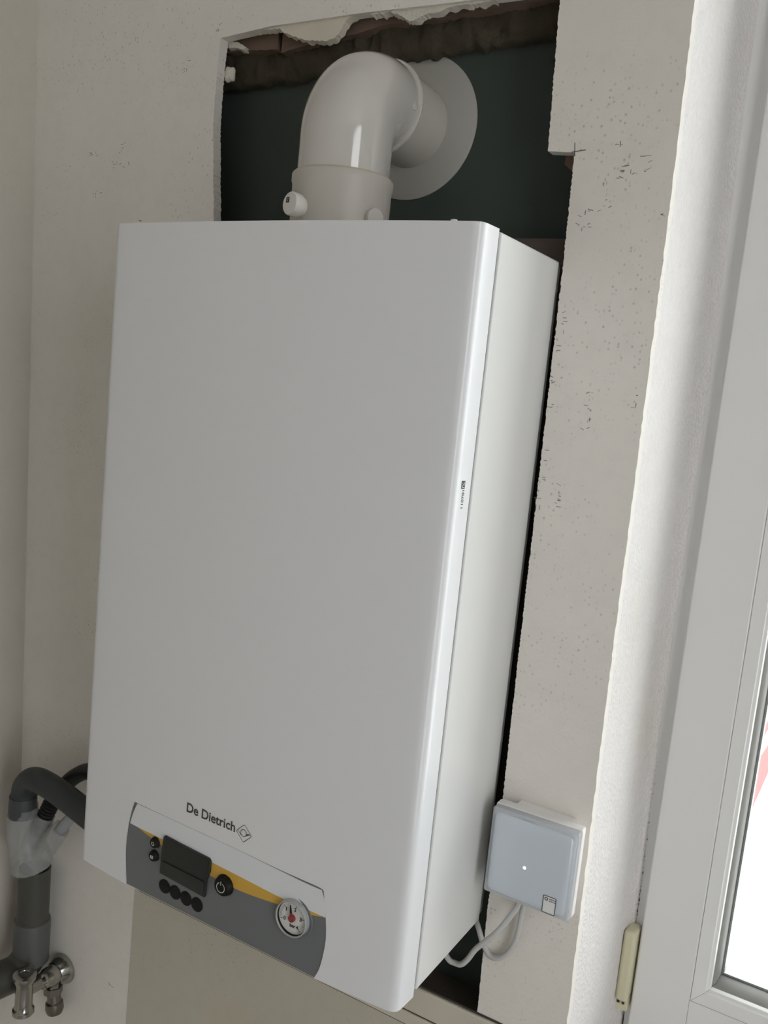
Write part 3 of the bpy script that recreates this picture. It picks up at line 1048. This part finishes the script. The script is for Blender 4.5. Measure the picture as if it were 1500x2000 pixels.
# pressure gauge
gx, gz = 0.0884, 1.1498
gy = F(gx)
lathe('gauge_surround', [(0.0172, 0.0), (0.0205, -0.0004), (0.0214, 0.0012)], (gx - 0.0006, gy + 0.0006, gz - 0.0006), (0, 1, 0), PANELGREY, strip)
lathe('gauge_bezel', [(0.0157, -0.0030), (0.0159, -0.0046), (0.0165, -0.0051), (0.0171, -0.0046), (0.0177, -0.0005), (0.0177, 0.0015)], (gx, gy, gz), (0, 1, 0), BEZEL, strip)
lathe('gauge_ring', [(0.0154, 0.0), (0.0155, -0.0034), (0.0160, -0.0036)], (gx, gy, gz), (0, 1, 0), BLACK, strip)
lathe('gauge_dial', [(0, -0.0014), (0.0155, -0.0014), (0.0155, 0.0)], (gx, gy, gz), (0, 1, 0), DIAL, strip)
ang = lambda v: math.radians(200 - 62.5 * v)
bm = bmesh.new()
for k in range(0, 41):
    v = k / 10
    if 1.05 < v and k % 5:
        continue
    a = ang(v)
    r0 = 0.0112 if k % 10 == 0 else 0.0122
    line_flat(bm, [(gx + r0 * math.cos(a), gz + r0 * math.sin(a)), (gx + 0.0138 * math.cos(a), gz + 0.0138 * math.sin(a))], 0.0005 if k % 10 == 0 else 0.0003)
for v in range(5):
    a = ang(v)
    t = fit_text(str(v), 0, 0.0024 if v != 1 else 0.0012, 0.0036, bold=0.03)
    for q in t.verts:
        q.co.x += gx + 0.0092 * math.cos(a) - 0.0012
        q.co.y += gz + 0.0092 * math.sin(a) - 0.0018
    tm = bpy.data.meshes.new('tmp')
    t.to_mesh(tm)
    t.free()
    bm.from_mesh(tm)
    bpy.data.meshes.remove(tm)
t = fit_text('bar', gx - 0.0024, gx + 0.0040, 0.0034, bold=0.03)
for q in t.verts:
    q.co.y += gz - 0.0090
tm = bpy.data.meshes.new('tmp')
t.to_mesh(tm)
t.free()
bm.from_mesh(tm)
bpy.data.meshes.remove(tm)
link_mesh('gauge_scale', remap(bm, lambda x, z: Vector((x, gy - 0.0016, z))), INKB, strip, smooth=False, recalc=False)
na = ang(1.62)
ca, sa = math.cos(na), math.sin(na)
bm = bmesh.new()
nd = [(0.0, 0.0018), (0.0060, 0.0011), (0.0060, -0.0011), (0.0, -0.0018)]
top = [bm.verts.new((gx + u * ca - v * sa, gy - 0.0040, gz + u * sa + v * ca)) for u, v in nd]
bot = [bm.verts.new((gx + u * ca - v * sa, gy - 0.0032, gz + u * sa + v * ca)) for u, v in nd]
bm.faces.new(top)
bm.faces.new(list(reversed(bot)))
for i in range(4):
    bm.faces.new([top[i], bot[i], bot[(i + 1) % 4], top[(i + 1) % 4]])
lathe_bm([(0, -0.0046), (0.0030, -0.0044), (0.0034, -0.0036), (0.0034, -0.0012)], (gx, gy, gz), (0, 1, 0), 24, bm)
link_mesh('gauge_needle', bm, RED, strip)
bm = bmesh.new()
nd = [(0.0055, 0.0010), (0.0128, 0.0004), (0.0128, -0.0004), (0.0055, -0.0010)]
top = [bm.verts.new((gx + u * ca - v * sa, gy - 0.0040, gz + u * sa + v * ca)) for u, v in nd]
bot = [bm.verts.new((gx + u * ca - v * sa, gy - 0.0032, gz + u * sa + v * ca)) for u, v in nd]
bm.faces.new(top)
bm.faces.new(list(reversed(bot)))
for i in range(4):
    bm.faces.new([top[i], bot[i], bot[(i + 1) % 4], top[(i + 1) % 4]])
link_mesh('needle_tip', bm, BLACK, strip)

# ------------------------------------------------------------------ flue
FX, FY, FZ = 0.0, 0.098, 1.912
flue = thing('flue_pipe', 'white flue elbow rising from the boiler top and turning into the wall', 'flue pipe', (FX, FY, ZT))
lathe('collar', [(0.0440, 0.001), (0.0475, 0.001), (0.0478, 0.0500), (0.0488, 0.0535), (0.0488, 0.0590), (0.0480, 0.0605), (0.0445, 0.0605)], (FX, FY, ZT), (0, 0, 1), PIPEM, flue, seg=72)
lathe('seal_ring', [(0.0440, 0.0600), (0.0470, 0.0606), (0.0462, 0.0622), (0.0440, 0.0622)], (FX, FY, ZT), (0, 0, 1), mat('seal_beige', (0.50, 0.45, 0.36), 0.6), flue, seg=72)
r, rb = 0.0445, 0.0465
path = [(FX, FY, ZT + 0.058), (FX, FY, ZT + 0.075)]
for k in range(0, 25):
    a = PI / 2 * k / 24
    path.append((FX, FY + rb - rb * math.cos(a), FZ - rb + rb * math.sin(a)))
path += [(FX, FY + rb + 0.004, FZ), (FX, 0.1560, FZ)]
rr = [r] * (len(path) - 1) + [r]
elbow = link_mesh('elbow', tube_bm(path, rr, 72, True, up=(1, 0, 0)), PIPEW, flue, angle=60)
lathe('elbow_rim', [(0.0430, 0.0010), (0.0446, -0.0022), (0.0463, -0.0020), (0.0472, 0.0), (0.0463, 0.0026), (0.0430, 0.0030)], (FX, 0.1545, FZ), (0, 1, 0), PIPEW, flue, seg=72)
lathe('moulded_boss', [(0, 0.0010), (0.0036, 0.0010), (0.0046, 0.0004), (0.0048, -0.002)], (FX + 0.0440, 0.1450, FZ - 0.004), (0.97, -0.2, 0.1), PIPEW, flue, seg=20)
lathe('wall_pipe', [(0.0400, 0.0), (0.0422, 0.0), (0.0422, 0.072)], (FX, 0.1520, FZ), (0, 1, 0), PIPEM, flue, seg=72)
lathe('rosette', [(0.0424, -0.0042), (0.0450, -0.0036), (0.0730, -0.0022), (0.0748, -0.0010), (0.0748, 0.0), (0.0424, 0.0)], (FX, YB, FZ), (0, 1, 0), ROSETTE, flue, seg=90, closed=True)
for i, (ax, rr_, ln) in enumerate((((-0.276, -0.96, 0.06), 0.0108, 0.0165), ((0.96, -0.276, 0.02), 0.0098, 0.0085))):
    A = Vector(ax).normalized()
    org = Vector((FX, FY, 1.7905 if i == 0 else 1.7875)) + A * 0.0445
    bmc = lathe_bm([(rr_ * 0.82, 0.0), (rr_ * 0.82, ln * 0.35), (rr_ * 0.98, ln * 0.40), (rr_, ln * 0.5), (rr_, ln * 0.93), (rr_ * 0.93, ln), (0, ln)], org, A, 36)
    cap = link_mesh('test_cap', bmc, PIPEW if i else mat('cap_white', (0.76, 0.74, 0.70), 0.35), flue)
    if i == 0:
        u = Vector((0, 0, 1)).cross(A).normalized() * 1.0
        v = A.cross(u)
        bm = bmesh.new()
        s_ = 0.0024
        poly_flat(bm, [(-s_, -s_), (s_, -s_), (s_, s_), (-s_, s_)])
        c_ = org + A * (ln + 0.0002) + Vector((0, 0, 0.0030)) - u * 0.0030
        link_mesh('cap_mark', remap(bm, lambda x, z: c_ + u * x + v * z), INKB, cap, smooth=False, recalc=False)
        bm = bmesh.new()
        ring_flat(bm, 0.0002, 0, 0.0009, 0.0014, 0.5, 5.2, 16)
        link_mesh('cap_mark_lines', remap(bm, lambda x, z: c_ + A * 0.0001 + u * x + v * z), ICON, cap, smooth=False, recalc=False)

# ------------------------------------------------------------------ white relay box on the wall strip
BX0_, BX1_, BZ0_, BZ1_ = 0.2125, 0.3000, 1.1575, 1.2465
relay = thing('relay_box', 'square white frosted control box with a glowing white dot, mounted on the wall strip', 'control box', ((BX0_ + BX1_) / 2, YW, BZ0_))
box('back_bracket', BX0_ + 0.0165, BX1_ - 0.014, 0.158, YW - 0.0003, BZ0_ + 0.008, BZ1_ - 0.0005, BOXW, relay, bevel=0.0012)


def rrect(x0, x1, z0, z1, rd_, n=6):
    out = []
    for cx_, cz_, a0 in ((x1 - rd_, z0 + rd_, -PI / 2), (x1 - rd_, z1 - rd_, 0), (x0 + rd_, z1 - rd_, PI / 2), (x0 + rd_, z0 + rd_, PI)):
        for k in range(n + 1):
            a = a0 + PI / 2 * k / n
            out.append((cx_ + rd_ * math.cos(a), cz_ + rd_ * math.sin(a)))
    return out


def loft(loops, capa=True, capb=True):
    b = bmesh.new()
    rs = [[b.verts.new((x, y, z)) for x, z in lp] for lp, y in loops]
    n = len(rs[0])
    for a_, c_ in zip(rs[:-1], rs[1:]):
        for k in range(n):
            b.faces.new([a_[k], a_[(k + 1) % n], c_[(k + 1) % n], c_[k]])
    if capa:
        b.faces.new(list(reversed(rs[0])))
    if capb:
        b.faces.new(rs[-1])
    return b


def bxl(i, rd_, y):
    return (rrect(BX0_ + i, BX1_ - i, BZ0_ + i, BZ1_ - i, rd_), y)


link_mesh('housing', loft([bxl(0.0006, 0.0020, 0.1585), bxl(0.0, 0.0022, 0.1560), bxl(0.0, 0.0022, 0.1478), bxl(0.0005, 0.0022, 0.1470)]), BOXW, relay, angle=30)
link_mesh('cover_rim', loft([bxl(0.0009, 0.0022, 0.1466), bxl(0.0007, 0.0022, 0.1460), bxl(0.0007, 0.0022, 0.1385), bxl(0.0018, 0.0022, 0.1370), bxl(0.0050, 0.004, 0.1366)]), BOXR, relay, angle=30)
link_mesh('frosted_face', loft([bxl(0.0030, 0.005, 0.1462), bxl(0.0034, 0.005, 0.1385), bxl(0.0046, 0.006, 0.1358), bxl(0.0066, 0.007, 0.1346), bxl(0.0100, 0.008, 0.1342)]), BOXC, relay, angle=50)
lathe('status_light', [(0, -0.0005), (0.0009, -0.0004), (0.0016, 0.0), (0.0016, 0.001)], (0.2528, 0.1342, 1.1976), (0, 1, 0), LED, relay, seg=20)
sx0, sx1, sz0, sz1 = 0.2744, 0.2876, 1.1618, 1.1793
stk = link_mesh('sticker', loft([(rrect(sx0, sx1, sz0, sz1, 0.0014), 0.1342), (rrect(sx0, sx1, sz0, sz1, 0.0014), 0.1340)]), STICK, relay, smooth=False)
bm = bmesh.new()
line_flat(bm, rrect(sx0 + 0.0004, sx1 - 0.0004, sz0 + 0.0004, sz1 - 0.0004, 0.0012), 0.0008, closed=True)
ring_flat(bm, sx0 + 0.0032, sz1 - 0.0034, 0.0, 0.0018, seg=20) if False else ring_flat(bm, sx0 + 0.0032, sz1 - 0.0034, 0.0009, 0.0018, seg=20)
for rw in range(2):
    for k in range(4):
        x = sx0 + 0.0062 + 0.0017 * k
        z = sz1 - 0.0026 - 0.0020 * rw
        line_flat(bm, [(x, z), (x + 0.0009, z)], 0.0009)
link_mesh('sticker_print', remap(bm, lambda x, z: Vector((x, 0.1338, z))), mat('sticker_ink', (0.10, 0.105, 0.11), 0.6), stk, smooth=False, recalc=False)
bm = bmesh.new()
line_flat(bm, [(0.2440, 1.2428), (0.2560, 1.2432)], 0.0008)
link_mesh('rim_print', remap(bm, lambda x, z: Vector((x, 0.1364, z))), mat('rim_ink', (0.34, 0.36, 0.38), 0.6), relay, smooth=False, recalc=False)

# its two grey cables, running back under the boiler
c1 = tube('cable', catmull([(0.2462, 0.158, 1.1600), (0.2440, 0.156, 1.1450), (0.2395, 0.155, 1.1345), (0.2300, 0.153, 1.1160), (0.2205, 0.153, 1.1015), (0.2069, 0.154, 1.0835), (0.1990, 0.155, 1.0680),
                            (0.1924, 0.156, 1.0590), (0.1850, 0.158, 1.0560), (0.1770, 0.158, 1.0570), (0.1680, 0.160, 1.0680), (0.1580, 0.162, 1.1020)], 7), 0.0029, CABLE, seg=14)
c1['label'] = 'upper grey cable sagging from the frosted box to the boiler underside'
c1['category'] = 'cable'
c2 = tube('cable', catmull([(0.2490, 0.160, 1.1600), (0.2478, 0.161, 1.1430), (0.2455, 0.1625, 1.1110), (0.2400, 0.164, 1.0920), (0.2300, 0.165, 1.0780), (0.2185, 0.166, 1.0745), (0.2085, 0.168, 1.0830),
                            (0.2010, 0.172, 1.0930), (0.1930, 0.178, 1.1000), (0.1880, 0.178, 1.1060)], 7), 0.0029, CABLE, seg=14)
c2['label'] = 'looped grey cable hanging lower from the frosted box against the wall'
c2['category'] = 'cable'

# ------------------------------------------------------------------ drain hoses, funnel, waste pipe in the left corner
gh = thing('drain_hose', 'thick grey drain hose arching from the boiler into the clear funnel', 'hose', (-0.42, 0.11, 1.03))
tube('hose', catmull([(-0.17, 0.100, 1.050), (-0.235, 0.100, 1.064), (-0.2991, 0.100, 1.0777), (-0.3466, 0.100, 1.0885), (-0.3840, 0.101, 1.0925), (-0.4080, 0.104, 1.0870), (-0.4240, 0.107, 1.0720), (-0.4290, 0.109, 1.0560), (-0.4300, 0.110, 1.0340)], 8),
     0.0158, HOSE, gh, seg=24)
lathe('cuff', [(0.0160, 0.0), (0.0176, 0.0), (0.0182, -0.014), (0.0182, -0.028), (0.0150, -0.028)], (-0.4298, 0.1095, 1.0560), (0.01, -0.01, 1), HOSEC, gh, seg=32)

bh = thing('condensate_hose', 'black corrugated hose curving behind the grey hose into the funnel', 'hose', (-0.40, 0.14, 1.05))
tube('hose', catmull([(-0.25, 0.135, 1.080), (-0.300, 0.138, 1.1035), (-0.3393, 0.140, 1.1074), (-0.3698, 0.140, 1.0905), (-0.3930, 0.137, 1.0640)], 8), 0.0105, RUBBER, bh, seg=20)
cp = catmull([(-0.3915, 0.1370, 1.0660), (-0.3990, 0.132, 1.0500), (-0.4075, 0.1260, 1.0250), (-0.416, 0.121, 1.003)], 10)
ds = []
pts_ = []
for i in range(len(cp) - 1):
    for t in range(4):
        pts_.append(cp[i].lerp(cp[i + 1], t / 4))
rad = [0.0098 + 0.0016 * math.sin(i * 0.95) for i in range(len(pts_))]
tube('corrugated_end', pts_, rad, RUBBER, bh, seg=20)

fn = thing('funnel', 'clear plastic funnel joining the hoses above the grey waste pipe', 'funnel', (-0.43, 0.12, 0.96))


def shell(name, path, radii, m, parent, seg=32, th=0.0012):
    b = bmesh.new()
    tube_bm(path, radii, seg, False, b)
    tube_bm(path, [q - th for q in radii], seg, False, b)
    return link_mesh(name, b, m, parent, angle=60)


shell('main_cup', catmull([(-0.4296, 0.111, 1.0420), (-0.4305, 0.112, 1.0250), (-0.4310, 0.114, 1.0000), (-0.4270, 0.119, 0.9760), (-0.4240, 0.124, 0.9540)], 5),
      [0.0190 + 0.0095 * (k / 20) ** 1.3 for k in range(21)], CLEAR, fn)
shell('side_inlet', catmull([(-0.4060, 0.1270, 1.0300), (-0.4110, 0.124, 1.0150), (-0.4180, 0.121, 0.9920), (-0.4240, 0.121, 0.9700)], 5),
      [0.0135 + 0.003 * (k / 15) for k in range(16)], CLEAR, fn)
shell('small_inlet', catmull([(-0.3780, 0.1300, 1.0200), (-0.3880, 0.128, 1.0060), (-0.4010, 0.125, 0.9860), (-0.4130, 0.123, 0.9660)], 5),
      [0.0125 + 0.006 * (k / 15) for k in range(16)], CLEAR, fn)
tube('inlet_tube', catmull([(-0.3400, 0.128, 1.0580), (-0.3600, 0.129, 1.0400), (-0.3760, 0.130, 1.0215), (-0.3820, 0.130, 1.0130)], 5), 0.0078, CLEAR2, fn, seg=20)

wp = thing('waste_pipe', 'grey waste pipe standing in the left corner below the funnel', 'pipe', (-0.424, 0.132, 0.86))
PX, PY = -0.4370, 0.1400
bm = bmesh.new()
lathe_bm([(0.0190, 0.938), (0.0212, 0.938), (0.0212, 0.80)], (PX, PY, 0), (0, 0, 1), 40, bm)
lathe_bm([(0.0190, 0.938), (0.0190, 0.82)], (PX, PY, 0), (0, 0, 1), 40, bm)
link_mesh('pipe', bm, PVC, wp)
lathe('socket', [(0.0213, 0.8620), (0.0236, 0.8610), (0.0244, 0.8560), (0.0242, 0.800)], (PX, PY, 0), (0, 0, 1), PVC2, wp, seg=40)
ep = [(PX, PY, 0.835)]
rb_ = 0.030
bd = Vector((-0.22, -0.975, 0)).normalized()
for k in range(17):
    a = PI / 2 * k / 16 * 0.97
    ep.append(tuple(Vector((PX, PY, 0.818 - rb_ * math.sin(a))) + bd * (rb_ - rb_ * math.cos(a))))
lx = Vector(ep[-1])
ep += [lx + bd * 0.06 + Vector((0, 0, -0.002)), lx + bd * 0.18 + Vector((0, 0, -0.006))]
tube('bend', ep, 0.0236, PVC, wp, seg=36, up=(1, 0, 0))

# ------------------------------------------------------------------ chrome stop valve
VX, VZ = -0.4030, 0.7848
vv = thing('stop_valve', 'chrome angle stop valve with a round handle low on the wall', 'valve', (VX, YW, VZ))
lathe('wall_flange', [(0.0215, 0.0), (0.0215, 0.0022), (0.0195, 0.008), (0.0155, 0.016), (0.0140, 0.0165)], (VX, YW - 0.0003, VZ), (0, -1, 0), CHROME, vv, seg=40)
lathe('body', [(0.0138, 0.014), (0.0138, 0.030), (0.0118, 0.0330), (0.0118, 0.038), (0.0085, 0.040), (0.0078, 0.042), (0.0078, 0.070)], (VX, YW, VZ), (0, -1, 0), CHROME, vv, seg=32)
HY, HZ = 0.0985, VZ + 0.0060
lathe('handle', [(0, 0.0275), (0.0060, 0.0275), (0.0066, 0.0285), (0.0110, 0.0285), (0.0152, 0.0265), (0.0155, 0.0225), (0.0122, 0.0160), (0.0114, 0.0120), (0.0112, 0.0), (0.0112, -0.0200), (0.0122, -0.0220), (0.0140, -0.0235), (0.0142, -0.0285), (0.0110, -0.0310), (0, -0.0310)],
      (VX + 0.0060, HY, HZ), (0, 0, 1), CHROME, vv, seg=32)
lathe('union_nut', [(0.0105, -0.006), (0.0105, -0.016), (0.0128, -0.0165), (0.0128, -0.027), (0.0100, -0.028)], (VX, YW - 0.0185, VZ), (-0.06, 0, 1), CHROMED, vv, seg=6, angle=20)
lathe('outlet', [(0.0090, -0.026), (0.0093, -0.038), (0.0118, -0.040), (0.0126, -0.049), (0.0104, -0.055), (0.0066, -0.055), (0.0066, -0.042)], (VX - 0.001, YW - 0.0185, VZ), (-0.14, 0.0, 1), CHROMED, vv, seg=28)
